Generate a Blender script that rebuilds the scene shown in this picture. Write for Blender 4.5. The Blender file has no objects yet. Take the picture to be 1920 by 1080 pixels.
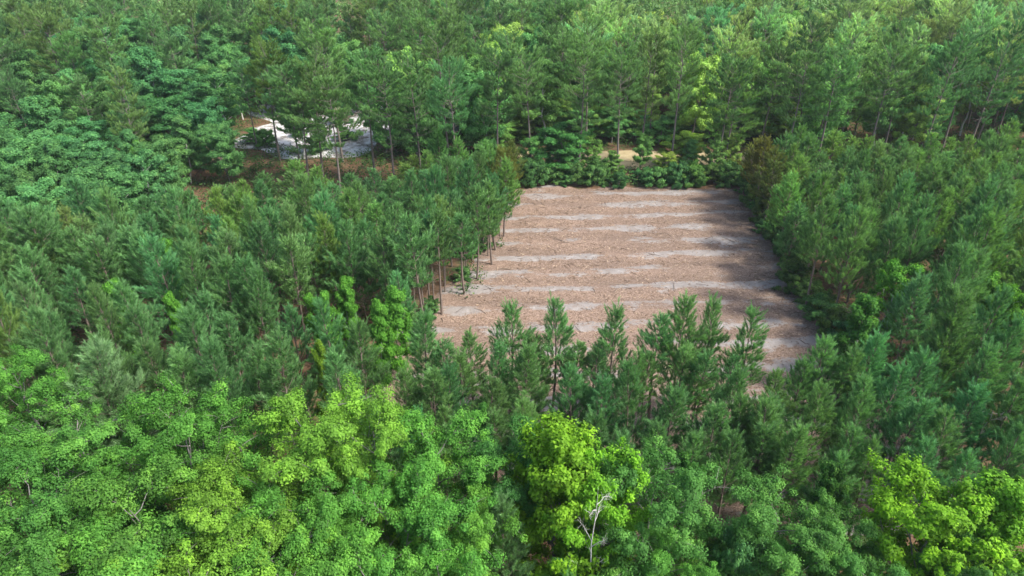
import bpy, math, random
import numpy as np
from mathutils import Vector

# ------------------------------------------------------------------ camera, sky, sun, exposure
S = bpy.context.scene
COL = S.collection
CAM_H, PITCH, FPX = 33.0, math.radians(30.0), 1300.0
cam_d = bpy.data.cameras.new('camera'); cam = bpy.data.objects.new('camera', cam_d); COL.objects.link(cam)
cam.location = (0, 0, CAM_H); cam.rotation_euler = (math.pi/2 - PITCH, 0, 0)
cam_d.sensor_width = 36.0; cam_d.lens = 36.0*FPX/1920.0; cam_d.clip_start = 0.5; cam_d.clip_end = 6000
S.camera = cam
SUN_EL, SUN_AZ = math.radians(50), (0.86, -0.34)          # toward the sun: from the right, a little behind the camera
W = bpy.data.worlds.new('World'); S.world = W; W.use_nodes = True
nt = W.node_tree; sky = nt.nodes.new('ShaderNodeTexSky'); sky.sky_type = 'NISHITA'; sky.sun_disc = False
sky.sun_elevation = SUN_EL; sky.sun_rotation = math.atan2(SUN_AZ[0], SUN_AZ[1]); sky.air_density = 1.0; sky.dust_density = 3.0; sky.ozone_density = 0.6
nt.links.new(sky.outputs[0], nt.nodes['Background'].inputs[0]); nt.nodes['Background'].inputs[1].default_value = 0.13
sun_d = bpy.data.lights.new('sun', 'SUN'); sun_d.energy = 2.6; sun_d.angle = math.radians(8); sun_d.color = (1.0, 0.95, 0.86)
sun = bpy.data.objects.new('sun', sun_d); COL.objects.link(sun); sun.location = (40, -20, 80)
_h = math.hypot(*SUN_AZ)
sun_vec = Vector((SUN_AZ[0]/_h*math.cos(SUN_EL), SUN_AZ[1]/_h*math.cos(SUN_EL), math.sin(SUN_EL)))
sun.rotation_euler = sun_vec.to_track_quat('Z', 'Y').to_euler()
S.view_settings.view_transform = 'Standard'; S.view_settings.look = 'None'; S.view_settings.gamma = 1.0
S.view_settings.use_curve_mapping = False; S.view_settings.exposure = 1.2
S.cycles.max_bounces = 8; S.cycles.diffuse_bounces = 5; S.cycles.transmission_bounces = 5; S.cycles.glossy_bounces = 2
S.cycles.transparent_max_bounces = 4; S.cycles.use_denoising = True

rng = np.random.default_rng(7)
random.seed(7)

def at(px, py, z=0.0):
    """ground position seen at a pixel of the 1920 x 1080 photograph, at height z"""
    dx, dy = (px-960)/FPX, (540-py)/FPX
    d = (dx, math.cos(PITCH)+dy*math.sin(PITCH), -math.sin(PITCH)+dy*math.cos(PITCH))
    t = (z-CAM_H)/d[2]
    return d[0]*t, d[1]*t
def pix(x, y, z):
    zz = z-CAM_H; dep = y*math.cos(PITCH)-zz*math.sin(PITCH); up = y*math.sin(PITCH)+zz*math.cos(PITCH)
    if dep < 1: return -9999, -9999
    return 960+FPX*x/dep, 540-FPX*up/dep

# ------------------------------------------------------------------ materials
def newmat(name):
    m = bpy.data.materials.new(name); m.use_nodes = True
    n = m.node_tree.nodes; n.clear()
    return m, n, m.node_tree.links
def N(n, t, **k):
    o = n.new(t)
    for a, b in k.items(): setattr(o, a, b)
    return o
def mixc(n, l, fac, a, b, mode='MIX'):
    m = N(n, 'ShaderNodeMix', data_type='RGBA', blend_type=mode)
    for s, v in ((0, fac), (6, a), (7, b)):
        if hasattr(v, 'is_linked'): l.new(v, m.inputs[s])
        else: m.inputs[s].default_value = v if s == 0 else (*v, 1)
    return m.outputs[2]
def math_(n, l, op, a, b=0.0, c=None):
    m = N(n, 'ShaderNodeMath', operation=op)
    for i, v in enumerate((a, b, c)):
        if v is None: continue
        if hasattr(v, 'is_linked'): l.new(v, m.inputs[i])
        else: m.inputs[i].default_value = v
    return m.outputs[0]
def ramp(n, l, src, pts):
    r = N(n, 'ShaderNodeValToRGB'); l.new(src, r.inputs[0])
    e = r.color_ramp.elements
    while len(e) < len(pts): e.new(0.5)
    for q, (p, c) in zip(e, pts): q.position = p; q.color = (*c, 1) if len(c) == 3 else c
    return r.outputs[0]
def noise(n, l, vec, scale, detail=4, rough=0.55):
    o = N(n, 'ShaderNodeTexNoise'); o.inputs['Scale'].default_value = scale; o.inputs['Detail'].default_value = detail; o.inputs['Roughness'].default_value = rough
    if vec is not None: l.new(vec, o.inputs['Vector'])
    return o.outputs['Fac']

def foliage(name, trans, rough, lo, hi, tip):
    """leaf colour comes from the tree's own colour; 'tone' is the leaf's own age, young growth paler"""
    m, n, l = newmat(name)
    oi = N(n, 'ShaderNodeObjectInfo'); at_ = N(n, 'ShaderNodeAttribute', attribute_name='tone')
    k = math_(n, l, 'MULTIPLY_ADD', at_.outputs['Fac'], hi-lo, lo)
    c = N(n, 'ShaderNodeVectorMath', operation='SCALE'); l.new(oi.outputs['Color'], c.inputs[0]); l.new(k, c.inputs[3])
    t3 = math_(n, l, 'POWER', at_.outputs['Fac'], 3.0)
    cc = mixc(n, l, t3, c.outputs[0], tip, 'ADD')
    p = N(n, 'ShaderNodeBsdfPrincipled'); l.new(cc, p.inputs['Base Color']); p.inputs['Roughness'].default_value = rough
    p.inputs['Specular IOR Level'].default_value = 0.12
    tr = N(n, 'ShaderNodeBsdfTranslucent'); tc = mixc(n, l, 1.0, cc, (1.15, 1.25, 0.55), 'MULTIPLY'); l.new(tc, tr.inputs[0])
    mx = N(n, 'ShaderNodeMixShader'); mx.inputs[0].default_value = trans
    l.new(p.outputs[0], mx.inputs[1]); l.new(tr.outputs[0], mx.inputs[2])
    o = N(n, 'ShaderNodeOutputMaterial'); l.new(mx.outputs[0], o.inputs[0])
    return m
M = {}
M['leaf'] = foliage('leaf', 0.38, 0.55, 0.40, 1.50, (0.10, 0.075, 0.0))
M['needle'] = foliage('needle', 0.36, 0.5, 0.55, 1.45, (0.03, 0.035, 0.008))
def bark(name, c1, c2, sc):
    m, n, l = newmat(name)
    tc = N(n, 'ShaderNodeTexCoord'); mp = N(n, 'ShaderNodeMapping'); mp.inputs['Scale'].default_value = (sc, sc, sc*0.25); l.new(tc.outputs['Object'], mp.inputs[0])
    f = noise(n, l, mp.outputs[0], 6, 5, 0.65)
    c = ramp(n, l, f, [(0.3, c1), (0.7, c2)])
    p = N(n, 'ShaderNodeBsdfPrincipled'); l.new(c, p.inputs['Base Color']); p.inputs['Roughness'].default_value = 0.9
    b = N(n, 'ShaderNodeBump'); b.inputs['Strength'].default_value = 0.6; b.inputs['Distance'].default_value = 0.03; l.new(f, b.inputs['Height']); l.new(b.outputs[0], p.inputs['Normal'])
    o = N(n, 'ShaderNodeOutputMaterial'); l.new(p.outputs[0], o.inputs[0]); return m
M['pine_bark'] = bark('pine_bark', (0.10, 0.075, 0.06), (0.24, 0.19, 0.16), 4)
M['old_bark'] = bark('old_bark', (0.09, 0.075, 0.065), (0.22, 0.19, 0.17), 3)
M['grey_bark'] = bark('grey_bark', (0.10, 0.095, 0.085), (0.26, 0.25, 0.23), 4)
M['pale_bark'] = bark('pale_bark', (0.34, 0.33, 0.31), (0.68, 0.67, 0.64), 4)
M['dead_wood'] = bark('dead_wood', (0.20, 0.15, 0.11), (0.46, 0.36, 0.27), 6)

def out_diffuse(n, l, c, bumpsrc=None, strength=0.5, dist=0.05, rough=0.95):
    p = N(n, 'ShaderNodeBsdfPrincipled'); l.new(c, p.inputs['Base Color']); p.inputs['Roughness'].default_value = rough; p.inputs['Specular IOR Level'].default_value = 0.15
    if bumpsrc is not None:
        b = N(n, 'ShaderNodeBump'); b.inputs['Strength'].default_value = strength; b.inputs['Distance'].default_value = dist
        l.new(bumpsrc, b.inputs['Height']); l.new(b.outputs[0], p.inputs['Normal'])
    o = N(n, 'ShaderNodeOutputMaterial'); l.new(p.outputs[0], o.inputs[0])

ROWSTEP, TILT, ROW0 = 3.3, 0.055, 79.6     # planting rows: spacing, slope against the x axis, far row
def m_forest_floor():
    m, n, l = newmat('forest_floor'); g = N(n, 'ShaderNodeNewGeometry'); P = g.outputs['Position']
    a = noise(n, l, P, 0.35, 6, 0.6); b = noise(n, l, P, 3.0, 6, 0.7); c0 = noise(n, l, P, 14, 3, 0.7)
    straw = ramp(n, l, b, [(0.3, (0.09, 0.055, 0.032)), (0.55, (0.17, 0.105, 0.062)), (0.75, (0.25, 0.17, 0.11))])
    moss = ramp(n, l, b, [(0.3, (0.03, 0.05, 0.018)), (0.7, (0.07, 0.12, 0.035))])
    f = ramp(n, l, a, [(0.5, (0, 0, 0)), (0.62, (1, 1, 1))])
    col = mixc(n, l, f, straw, moss)
    out_diffuse(n, l, col, c0, 0.7, 0.06); return m
M['forest_floor'] = m_forest_floor()
def m_clearing():
    m, n, l = newmat('clearing_soil'); g = N(n, 'ShaderNodeNewGeometry'); P = g.outputs['Position']
    sx = N(n, 'ShaderNodeSeparateXYZ'); l.new(P, sx.inputs[0])
    st = N(n, 'ShaderNodeMapping'); st.inputs['Scale'].default_value = (0.16, 0.55, 1.0); l.new(P, st.inputs[0])
    n1 = noise(n, l, st.outputs[0], 1.0, 5, 0.6); n2 = noise(n, l, P, 1.3, 6, 0.7); n3 = noise(n, l, P, 9.0, 4, 0.7); n4 = noise(n, l, st.outputs[0], 0.55, 3, 0.5); n5 = noise(n, l, P, 0.16, 2, 0.5)
    yr = math_(n, l, 'MULTIPLY_ADD', sx.outputs[0], -TILT, sx.outputs[1])
    ph = math_(n, l, 'DIVIDE', math_(n, l, 'SUBTRACT', yr, ROW0), ROWSTEP)
    ph = math_(n, l, 'ADD', ph, math_(n, l, 'MULTIPLY_ADD', n2, 0.5, -0.25))
    cs = math_(n, l, 'COSINE', math_(n, l, 'MULTIPLY', ph, 2*math.pi))
    band = math_(n, l, 'MULTIPLY_ADD', cs, 0.5, 0.5)
    v = math_(n, l, 'ADD', math_(n, l, 'MULTIPLY', band, 0.30), math_(n, l, 'MULTIPLY', n1, 1.35))
    v = math_(n, l, 'ADD', v, math_(n, l, 'MULTIPLY_ADD', n3, 0.36, -0.18)); v = math_(n, l, 'ADD', v, math_(n, l, 'MULTIPLY_ADD', n5, 0.7, -0.33))
    sandf = ramp(n, l, v, [(0.93, (0, 0, 0)), (1.17, (1, 1, 1))])
    vo = N(n, 'ShaderNodeTexVoronoi'); vo.inputs['Scale'].default_value = 13.0; vm = N(n, 'ShaderNodeMapping'); vm.inputs['Scale'].default_value = (1, 1.9, 1); l.new(P, vm.inputs[0]); l.new(vm.outputs[0], vo.inputs['Vector'])
    cell = N(n, 'ShaderNodeSeparateColor'); l.new(vo.outputs['Color'], cell.inputs[0])
    chips = ramp(n, l, cell.outputs[0], [(0.0, (0.11, 0.08, 0.06)), (0.3, (0.195, 0.146, 0.118)), (0.7, (0.255, 0.195, 0.158)), (1.0, (0.36, 0.285, 0.23))])
    big = ramp(n, l, n4, [(0.35, (0.86, 0.82, 0.80)), (0.65, (1.12, 1.05, 1.0))])
    chips = mixc(n, l, 1.0, chips, big, 'MULTIPLY')
    sand = ramp(n, l, n2, [(0.3, (0.22, 0.205, 0.195)), (0.55, (0.30, 0.29, 0.282)), (0.75, (0.42, 0.415, 0.41))])
    col = mixc(n, l, math_(n, l, 'MULTIPLY', sandf, 0.74), chips, sand)
    hgt = math_(n, l, 'ADD', math_(n, l, 'MULTIPLY', cell.outputs[1], 0.5), n3)
    lit = math_(n, l, 'ADD', math_(n, l, 'MULTIPLY_ADD', sx.outputs[0], 0.16, -3.95), math_(n, l, 'MULTIPLY_ADD', n2, 1.6, -0.8))   # needle litter along the right-hand trees, with some of their shade painted in
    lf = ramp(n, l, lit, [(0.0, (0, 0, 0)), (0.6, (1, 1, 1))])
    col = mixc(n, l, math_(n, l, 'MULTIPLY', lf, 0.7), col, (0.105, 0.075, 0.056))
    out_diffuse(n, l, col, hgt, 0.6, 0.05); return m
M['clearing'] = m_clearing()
def m_sheet(name, pts, sc, sc2=6):
    m, n, l = newmat(name); g = N(n, 'ShaderNodeNewGeometry'); P = g.outputs['Position']
    a = noise(n, l, P, sc, 6, 0.65); b = noise(n, l, P, sc2, 4, 0.7)
    f = math_(n, l, 'ADD', math_(n, l, 'MULTIPLY', a, 0.7), math_(n, l, 'MULTIPLY', b, 0.3))
    out_diffuse(n, l, ramp(n, l, f, pts), b, 0.5, 0.05); return m
M['white_sand'] = m_sheet('white_sand', [(0.41, (0.15, 0.125, 0.10)), (0.48, (0.38, 0.365, 0.355)), (0.56, (0.68, 0.68, 0.69))], 0.55)
M['dry_grass'] = m_sheet('dry_grass', [(0.3, (0.28, 0.22, 0.12)), (0.5, (0.42, 0.34, 0.20)), (0.7, (0.54, 0.46, 0.30))], 0.6)
M['bare_dirt'] = m_sheet('bare_dirt', [(0.3, (0.16, 0.12, 0.08)), (0.55, (0.29, 0.21, 0.145)), (0.75, (0.38, 0.29, 0.2))], 0.8)
def m_chip():
    m, n, l = newmat('wood_chip'); a = N(n, 'ShaderNodeAttribute', attribute_name='tone')
    c = ramp(n, l, a.outputs['Fac'], [(0.0, (0.06, 0.042, 0.03)), (0.35, (0.16, 0.11, 0.078)), (0.75, (0.28, 0.20, 0.14)), (1.0, (0.46, 0.36, 0.26))])
    out_diffuse(n, l, c); return m
M['chip'] = m_chip()

# ------------------------------------------------------------------ mesh helpers
class Geo:
    def __init__(s): s.v, s.f3, s.f4, s.t, s.n = [], [], [], [], 0
    def add(s, V, F3=None, F4=None, tone=None):
        if F3 is not None and len(F3): s.f3.append(np.asarray(F3)+s.n)
        if F4 is not None and len(F4): s.f4.append(np.asarray(F4)+s.n)
        s.v.append(V); s.t.append(np.full(len(V), 0.5) if tone is None else tone); s.n += len(V)
    def mesh(s, name, mat, smooth=False):
        V = np.concatenate(s.v).astype(np.float32); T = np.concatenate(s.t).astype(np.float32)
        f3 = np.concatenate(s.f3).astype(np.int32) if s.f3 else np.zeros((0, 3), np.int32)
        f4 = np.concatenate(s.f4).astype(np.int32) if s.f4 else np.zeros((0, 4), np.int32)
        me = bpy.data.meshes.new(name)
        me.vertices.add(len(V)); me.vertices.foreach_set('co', V.ravel())
        idx = np.concatenate([f3.ravel(), f4.ravel()])
        me.loops.add(len(idx)); me.loops.foreach_set('vertex_index', idx)
        st = np.concatenate([np.arange(len(f3))*3, len(f3)*3+np.arange(len(f4))*4]).astype(np.int32)
        me.polygons.add(len(st)); me.polygons.foreach_set('loop_start', st)
        me.polygons.foreach_set('loop_total', np.concatenate([np.full(len(f3), 3), np.full(len(f4), 4)]).astype(np.int32))
        a = me.attributes.new('tone', 'FLOAT', 'POINT'); a.data.foreach_set('value', T)
        me.materials.append(M[mat]); me.update(calc_edges=True)
        if smooth: me.polygons.foreach_set('use_smooth', np.ones(len(st), bool))
        return me
def unit(a): return a/np.maximum(np.linalg.norm(a, axis=-1, keepdims=True), 1e-9)
def tube(g, pts, rad, k=5, cap=True):
    pts = np.asarray(pts, float); rad = np.asarray(rad, float); m = len(pts)
    d = unit(np.gradient(pts, axis=0)); ref = np.where(np.abs(d[:, 2:3]) < 0.9, np.array([[0, 0, 1.]]), np.array([[1., 0, 0]]))
    ref = np.broadcast_to(ref[0], d.shape)
    s1 = unit(np.cross(d, ref)); s2 = np.cross(d, s1)
    an = np.linspace(0, 2*math.pi, k, endpoint=False)
    V = pts[:, None]+rad[:, None, None]*(np.cos(an)[None, :, None]*s1[:, None]+np.sin(an)[None, :, None]*s2[:, None])
    i = np.arange(m-1)[:, None]*k; j = np.arange(k)[None]; j2 = (j+1) % k
    F = np.stack([i+j, i+j2, i+k+j2, i+k+j], -1).reshape(-1, 4)
    g.add(V.reshape(-1, 3), F4=F)
def needles(g, P, D, L, Wd, tone):
    n = len(P); side = unit(np.cross(D, rng.normal(size=(n, 3))))
    V = np.empty((n, 3, 3)); V[:, 0] = P-side*Wd[:, None]*0.5; V[:, 1] = P+side*Wd[:, None]*0.5; V[:, 2] = P+D*L[:, None]
    g.add(V.reshape(-1, 3), F3=np.arange(n*3).reshape(-1, 3), tone=np.repeat(tone, 3))
def leaves(g, P, A, Nn, L, Wd, tone):
    n = len(P); s = unit(np.cross(A, Nn))
    V = np.empty((n, 3, 3)); V[:, 0] = P-s*(Wd*0.55)[:, None]; V[:, 1] = P+s*(Wd*0.55)[:, None]+A*(L*0.25)[:, None]; V[:, 2] = P+A*L[:, None]
    g.add(V.reshape(-1, 3), F3=np.arange(n*3).reshape(-1, 3), tone=np.repeat(tone, 3))
def wood(gt, gb, name, mat):
    for v, f in zip(gb.v, gb.f4): gt.v.append(v); gt.f4.append(f+gt.n); gt.t.append(np.full(len(v), 0.5))
    gt.n += gb.n; return gt.mesh(name+'_trunk', mat, True)
def curve(p0, p1, bend, m=5, wob=0.0):
    t = np.linspace(0, 1, m)[:, None]
    p = p0+(p1-p0)*t+np.array(bend)[None]*(4*t*(1-t))
    if wob: p[1:-1] += rng.normal(size=(m-2, 3))*wob
    return p

# ------------------------------------------------------------------ tree builders: return (trunk mesh, branch mesh, crown mesh) about 1:1 at height H
def broadleaf(name, H, R, base, leaf, per, nlimb=20, shape='oval', barkm='grey_bark', flat=0.5, sub=6, twig=4, upright=0.0, tz=0.9, crad=(0.28, 0.5), bare=0.0):
    gt, gb, gc = Geo(), Geo(), Geo()
    lean = rng.normal(size=2)*0.03*H
    top = np.array([lean[0], lean[1], H*tz])
    tp = curve(np.zeros(3), top, (*(rng.normal(size=2)*0.02*H), 0), 9, 0.012*H); tr = (0.012*H+0.02)*np.linspace(1, 0.16, 9)**1.3
    tube(gt, tp, tr, 7)
    ph = rng.uniform(0, 6.28, 3); cl = []; cd = []
    for i in range(nlimb):
        t = base+(0.97-base)*((i+rng.uniform(0.2, 0.8))/nlimb)
        az = i*2.39996+rng.uniform(-0.4, 0.4)
        u = (t-base)/(1-base)
        if shape == 'oval': r = math.sqrt(max(0.05, 1-((u-0.42)/0.62)**2))
        elif shape == 'cone': r = (1-u)**0.75*0.95+0.10
        else: r = math.sqrt(max(0.04, 1-(u*0.97)**2))           # mound
        r *= R*(1+0.18*math.sin(2*az+ph[0])+0.14*math.sin(3*az+ph[1])+rng.uniform(-0.16, 0.12))
        el = math.radians(np.clip(8+62*u+upright*25+rng.normal()*8, 0, 84))
        zt = H*t; rise = min(r*math.tan(el), H*(1-t)*0.85+0.02*H)
        s = np.array([np.interp(zt-rise*0.75, tp[:, 2], tp[:, 0]), np.interp(zt-rise*0.75, tp[:, 2], tp[:, 1]), max(0.05*H if shape != 'mound' else 0.02, min(zt-rise*0.75, top[2]*0.97))])
        e = np.array([s[0]+r*math.cos(az), s[1]+r*math.sin(az), zt+rise*0.25])
        pl = curve(s, e, (0, 0, 0.05*r), 6, 0.03*r)
        tube(gb, pl, np.linspace(0.012*r+0.008, 0.005, 6), 4)
        if rng.uniform() < bare:
            for q in range(5):
                o = pl[-1-q % 3]; tube(gb, curve(o, o+rng.normal(size=3)*0.25*r+(0, 0, 0.15*r), (0, 0, 0), 3), [0.012, 0.008, 0.004], 3)
            continue
        for q in range(4):
            cl.append(pl[-1-q]+rng.normal(size=3)*0.05*R+(0, 0, 0.05*R)); cd.append(np.array([math.cos(az), math.sin(az), 0.3]))
        for j in range(sub):
            f = 0.38+0.62*(j+rng.uniform(0.2, 1))/sub
            o = np.array([np.interp(f*5, range(6), pl[:, q]) for q in range(3)])
            sd = az+rng.choice([-1, 1])*rng.uniform(0.3, 1.25)
            ln = r*rng.uniform(0.22, 0.45)*(1.15-0.5*f)+0.12*R
            e2 = o+np.array([math.cos(sd)*ln, math.sin(sd)*ln, ln*(rng.uniform(-0.12, 0.4)+upright*0.9)])
            p2 = curve(o, e2, (0, 0, 0.08*ln), 4)
            tube(gb, p2, np.linspace(0.010+0.004*r, 0.004, 4), 3)
            for k in range(twig):
                w = rng.uniform(0.3, 1.08); c = o+(e2-o)*w+rng.normal(size=3)*np.array([0.16, 0.16, 0.10])*R*0.42
                cl.append(c); cd.append(np.array([math.cos(sd), math.sin(sd), 0.15]))
    for q in range(10 if shape != 'mound' else 4):
        f = rng.uniform(0.72, 1.03); cl.append(top*f+rng.normal(size=3)*0.07*R); cd.append(np.array([0, 0, 0.3]))
    cl = np.array(cl); cd = np.array(cd); nc = len(cl)
    rad = rng.uniform(*crad, nc)
    idx = np.repeat(np.arange(nc), per); n = len(idx)
    off = unit(rng.normal(size=(n, 3)))*(rng.uniform(0, 1, (n, 1))**0.45)
    off = off*rad[idx][:, None]*np.array([1, 1, flat if not upright else 1.15])
    off += cd[idx]*rng.uniform(-0.5, 0.6, (n, 1))*rad[idx][:, None]
    P = cl[idx]+off
    if upright: P[:, 2] += (rng.uniform(0, 1, n)**2)*rad[idx]*0.9*upright
    P[:, 2] = np.maximum(P[:, 2], 0.05)
    ctr = np.array([0, 0, H*(base+1)*0.45]); outw = unit(P-ctr)
    Nn = unit(np.array([0, 0, 1.0])*0.45+outw*0.35+unit(off)*0.75+rng.normal(size=(n, 3))*0.27)
    A = unit(np.cross(Nn, rng.normal(size=(n, 3))))
    ctone = np.clip(rng.normal(0.42, 0.17, nc), 0.05, 0.95)
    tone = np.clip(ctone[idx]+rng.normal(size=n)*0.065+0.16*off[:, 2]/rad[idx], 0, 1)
    L = leaf*rng.uniform(0.7, 1.3, n)
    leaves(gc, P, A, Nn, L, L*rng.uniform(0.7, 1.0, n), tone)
    return wood(gt, gb, name, barkm), gc.mesh(name+'_crown', 'leaf')

def pine(name, H, cb, maxlen, nper, nl, nw, style='young', barkm='pine_bark', gap=0.55, dens=1.0):
    gt, gb, gc = Geo(), Geo(), Geo()
    bend = rng.normal(size=2)*0.012*H
    tp = curve(np.zeros(3), np.array([*(rng.normal(size=2)*0.02*H), H]), (*bend, 0), 9); tr0 = 0.0095*H+0.012
    tube(gt, tp, np.linspace(tr0, 0.012, 9)**1.0, 7)
    SP, SD, SL = [], [], []
    def tpos(z): return np.array([np.interp(z, tp[:, 2], tp[:, 0]), np.interp(z, tp[:, 2], tp[:, 1]), z])
    z = cb*H
    irr = rng.uniform(0, 6.28)
    while z < H*0.965:
        u = (z-cb*H)/(H*(1-cb))
        nb = rng.integers(4, 6) if style == 'young' else rng.integers(2, 5)
        a0 = rng.uniform(0, 6.28)
        for b in range(nb):
            az = a0+b*2*math.pi/nb+rng.normal()*0.25
            if style == 'young':
                prof = ((1-u)**0.85*0.95+0.07)*(0.62+0.38*min(1, u*3.5)); el = math.radians(20+46*u+rng.normal()*8)
            else:
                prof = math.sqrt(max(0.08, 1-((u-0.5)/0.58)**2)); el = math.radians(2+48*u+rng.normal()*10)
            Lb = maxlen*prof*rng.uniform(0.50, 1.30)*(1+0.22*math.sin(az*2+irr))
            if rng.uniform() < 0.15: continue
            d = np.array([math.cos(az)*math.cos(el), math.sin(az)*math.cos(el), math.sin(el)])
            o = tpos(min(z+rng.uniform(-0.12, 0.12), H*0.98)); e = o+d*Lb+np.array([0, 0, Lb*(0.22 if style == 'young' else 0.12)])
            pl = curve(o, e, (0, 0, -0.06*Lb), 5)
            tube(gb, pl, np.linspace(0.012+0.008*Lb, 0.004, 5), 3)
            SP.append(pl[-1]-(pl[-1]-pl[-2])*0.4); SD.append(unit(d+np.array([0, 0, 1.2]))); SL.append(rng.uniform(0.45, 0.95))
            nt_ = max(2, int(round(Lb*4.4*dens)))
            for j in range(nt_):
                f = (0.28 if style == 'young' else 0.45)+(0.70 if style == 'young' else 0.53)*(j+rng.uniform())/nt_
                oo = np.array([np.interp(f*4, range(5), pl[:, q]) for q in range(3)])
                sd = az+(1 if j % 2 else -1)*rng.uniform(0.45, 1.1)
                ln = Lb*rng.uniform(0.16, 0.36)*(1.25-0.6*f)+0.10
                te = math.radians(rng.uniform(0, 45))
                td = np.array([math.cos(sd)*math.cos(te), math.sin(sd)*math.cos(te), math.sin(te)])
                ee = oo+td*ln
                if ln > 0.35: tube(gb, np.array([oo, ee]), [0.008, 0.004], 3)
                SP.append(oo+td*ln*0.35); SD.append(unit(td+np.array([0, 0, 1.0]))); SL.append(rng.uniform(0.34, 0.6))
                if ln > 0.3:
                    SP.append(ee); SD.append(unit(td+np.array([0, 0, 1.5]))); SL.append(rng.uniform(0.3, 0.5))
        z += gap*rng.uniform(0.75, 1.25)*(1.0 if style == 'young' else 1.0)
    for q in range(5 if style == 'young' else 8):                                # leader and candles
        a = rng.uniform(0, 6.28); tl = 0.12 if q == 0 else rng.uniform(0.25, 0.5) if style == 'young' else rng.uniform(0.4, 1.2)
        SP.append(tpos(H*rng.uniform(0.93, 0.985))); SD.append(unit(np.array([math.cos(a)*tl, math.sin(a)*tl, 1]))); SL.append(rng.uniform(0.4, 0.75))
    if style == 'young':                                                         # dead lower branches
        for q in range(16):
            zz = rng.uniform(0.12, cb+0.08)*H; a = rng.uniform(0, 6.28); ln = rng.uniform(0.4, 1.2); o = tpos(zz)
            tube(gb, curve(o, o+np.array([math.cos(a)*ln, math.sin(a)*ln, ln*rng.uniform(-0.1, 0.5)]), (0, 0, 0.05), 3), [0.012, 0.008, 0.003], 3)
    else:
        for q in range(6):
            zz = rng.uniform(0.35, cb+0.03)*H; a = rng.uniform(0, 6.28); ln = rng.uniform(0.4, 1.6); o = tpos(zz)
            tube(gb, curve(o, o+np.array([math.cos(a)*ln, math.sin(a)*ln, ln*rng.uniform(-0.2, 0.4)]), (0, 0, 0.05), 3), [0.03, 0.018, 0.006], 3)
    SP, SD, SL = np.array(SP), np.array(SD), np.array(SL); ns = len(SP)
    idx = np.repeat(np.arange(ns), nper); n = len(idx)
    uu = rng.uniform(0, 1, n)
    D = SD[idx]; perp = unit(np.cross(D, rng.normal(size=(n, 3)))); th = np.radians(rng.uniform(14, 50, n)*(1.12-0.5*uu))
    nd = unit(D*np.cos(th)[:, None]+perp*np.sin(th)[:, None])
    st = np.clip(rng.normal(0.42, 0.17, ns), 0.05, 0.9)
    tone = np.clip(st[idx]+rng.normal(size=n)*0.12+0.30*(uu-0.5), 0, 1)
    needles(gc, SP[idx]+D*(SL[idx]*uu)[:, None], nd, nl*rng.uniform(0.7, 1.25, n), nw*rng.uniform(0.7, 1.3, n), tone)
    return wood(gt, gb, name, barkm), gc.mesh(name+'_crown', 'needle')

def bare_tree(name, H, spread, mat, n0=9):
    gt, gb = Geo(), Geo()
    tp = curve(np.zeros(3), np.array([0.04*H, -0.02*H, H]), (0.03*H, 0, 0), 8, 0.01*H); tube(gt, tp, np.linspace(0.012*H, 0.006, 8), 6)
    for i in range(n0):
        f = rng.uniform(0.45, 0.95); o = np.array([np.interp(f*7, range(8), tp[:, q]) for q in range(3)]); az = i*2.4+rng.normal()*0.3; ln = spread*rng.uniform(0.6, 1.1)*(1.35-f*0.6)
        e = o+np.array([math.cos(az)*ln, math.sin(az)*ln, ln*rng.uniform(0.2, 0.9)]); p = curve(o, e, (0, 0, 0.1*ln), 5, 0.03*ln)
        tube(gb, p, np.linspace(0.032, 0.010, 5), 4)
        for j in range(6):
            w = rng.uniform(0.3, 1); oo = o+(e-o)*w; a2 = az+rng.normal()*0.9; l2 = ln*rng.uniform(0.2, 0.5); e2 = oo+np.array([math.cos(a2)*l2, math.sin(a2)*l2, l2*rng.uniform(0, 0.9)])
            tube(gb, curve(oo, e2, (0, 0, 0.05*l2), 4, 0.03*l2), np.linspace(0.014, 0.005, 4), 3)
            for k in range(3):
                o3 = oo+(e2-oo)*rng.uniform(0.3, 1); tube(gb, np.array([o3, o3+rng.normal(size=3)*0.14*spread+(0, 0, 0.08)]), [0.007, 0.004], 3)
    return wood(gt, gb, name, mat), None

# ------------------------------------------------------------------ things
def tag(o, label, cat, group=None):
    o['label'] = label; o['category'] = cat
    if group: o['group'] = group
def tree(name, meshes, loc, sc, rz, color, label, cat, group=None, lean=(0, 0), crown='crown'):
    e = bpy.data.objects.new(name, None); e.empty_display_size = 0.3
    e.location = (loc[0], loc[1], loc[2] if len(loc) > 2 else 0.0); e.rotation_euler = (lean[0], lean[1], rz); e.scale = sc
    COL.objects.link(e); tag(e, label, cat, group)
    for nm, me in zip(('trunk', crown), meshes):
        if me is None: continue
        c = bpy.data.objects.new(nm, me); c.parent = e; COL.objects.link(c)
        if nm == crown: c.color = (*color, 1)
    return e
def struct(name, me):
    o = bpy.data.objects.new(name, me); o['kind'] = 'structure'; COL.objects.link(o); return o
def stuff(name, me, label, cat, color=None):
    o = bpy.data.objects.new(name, me); o['kind'] = 'stuff'; COL.objects.link(o); tag(o, label, cat)
    if color: o.color = (*color, 1)
    return o
def ordn(n): return str(n)+('th' if 10 < n % 100 < 14 else {1: 'st', 2: 'nd', 3: 'rd'}.get(n % 10, 'th'))
def vary(c, s=0.12, hue=0.08):
    k = 1+random.gauss(0, s); h = random.gauss(0, hue)
    return (max(0.004, c[0]*k*(1+h*1.6)), max(0.01, c[1]*k), max(0.003, c[2]*k*(1-h)))

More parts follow.
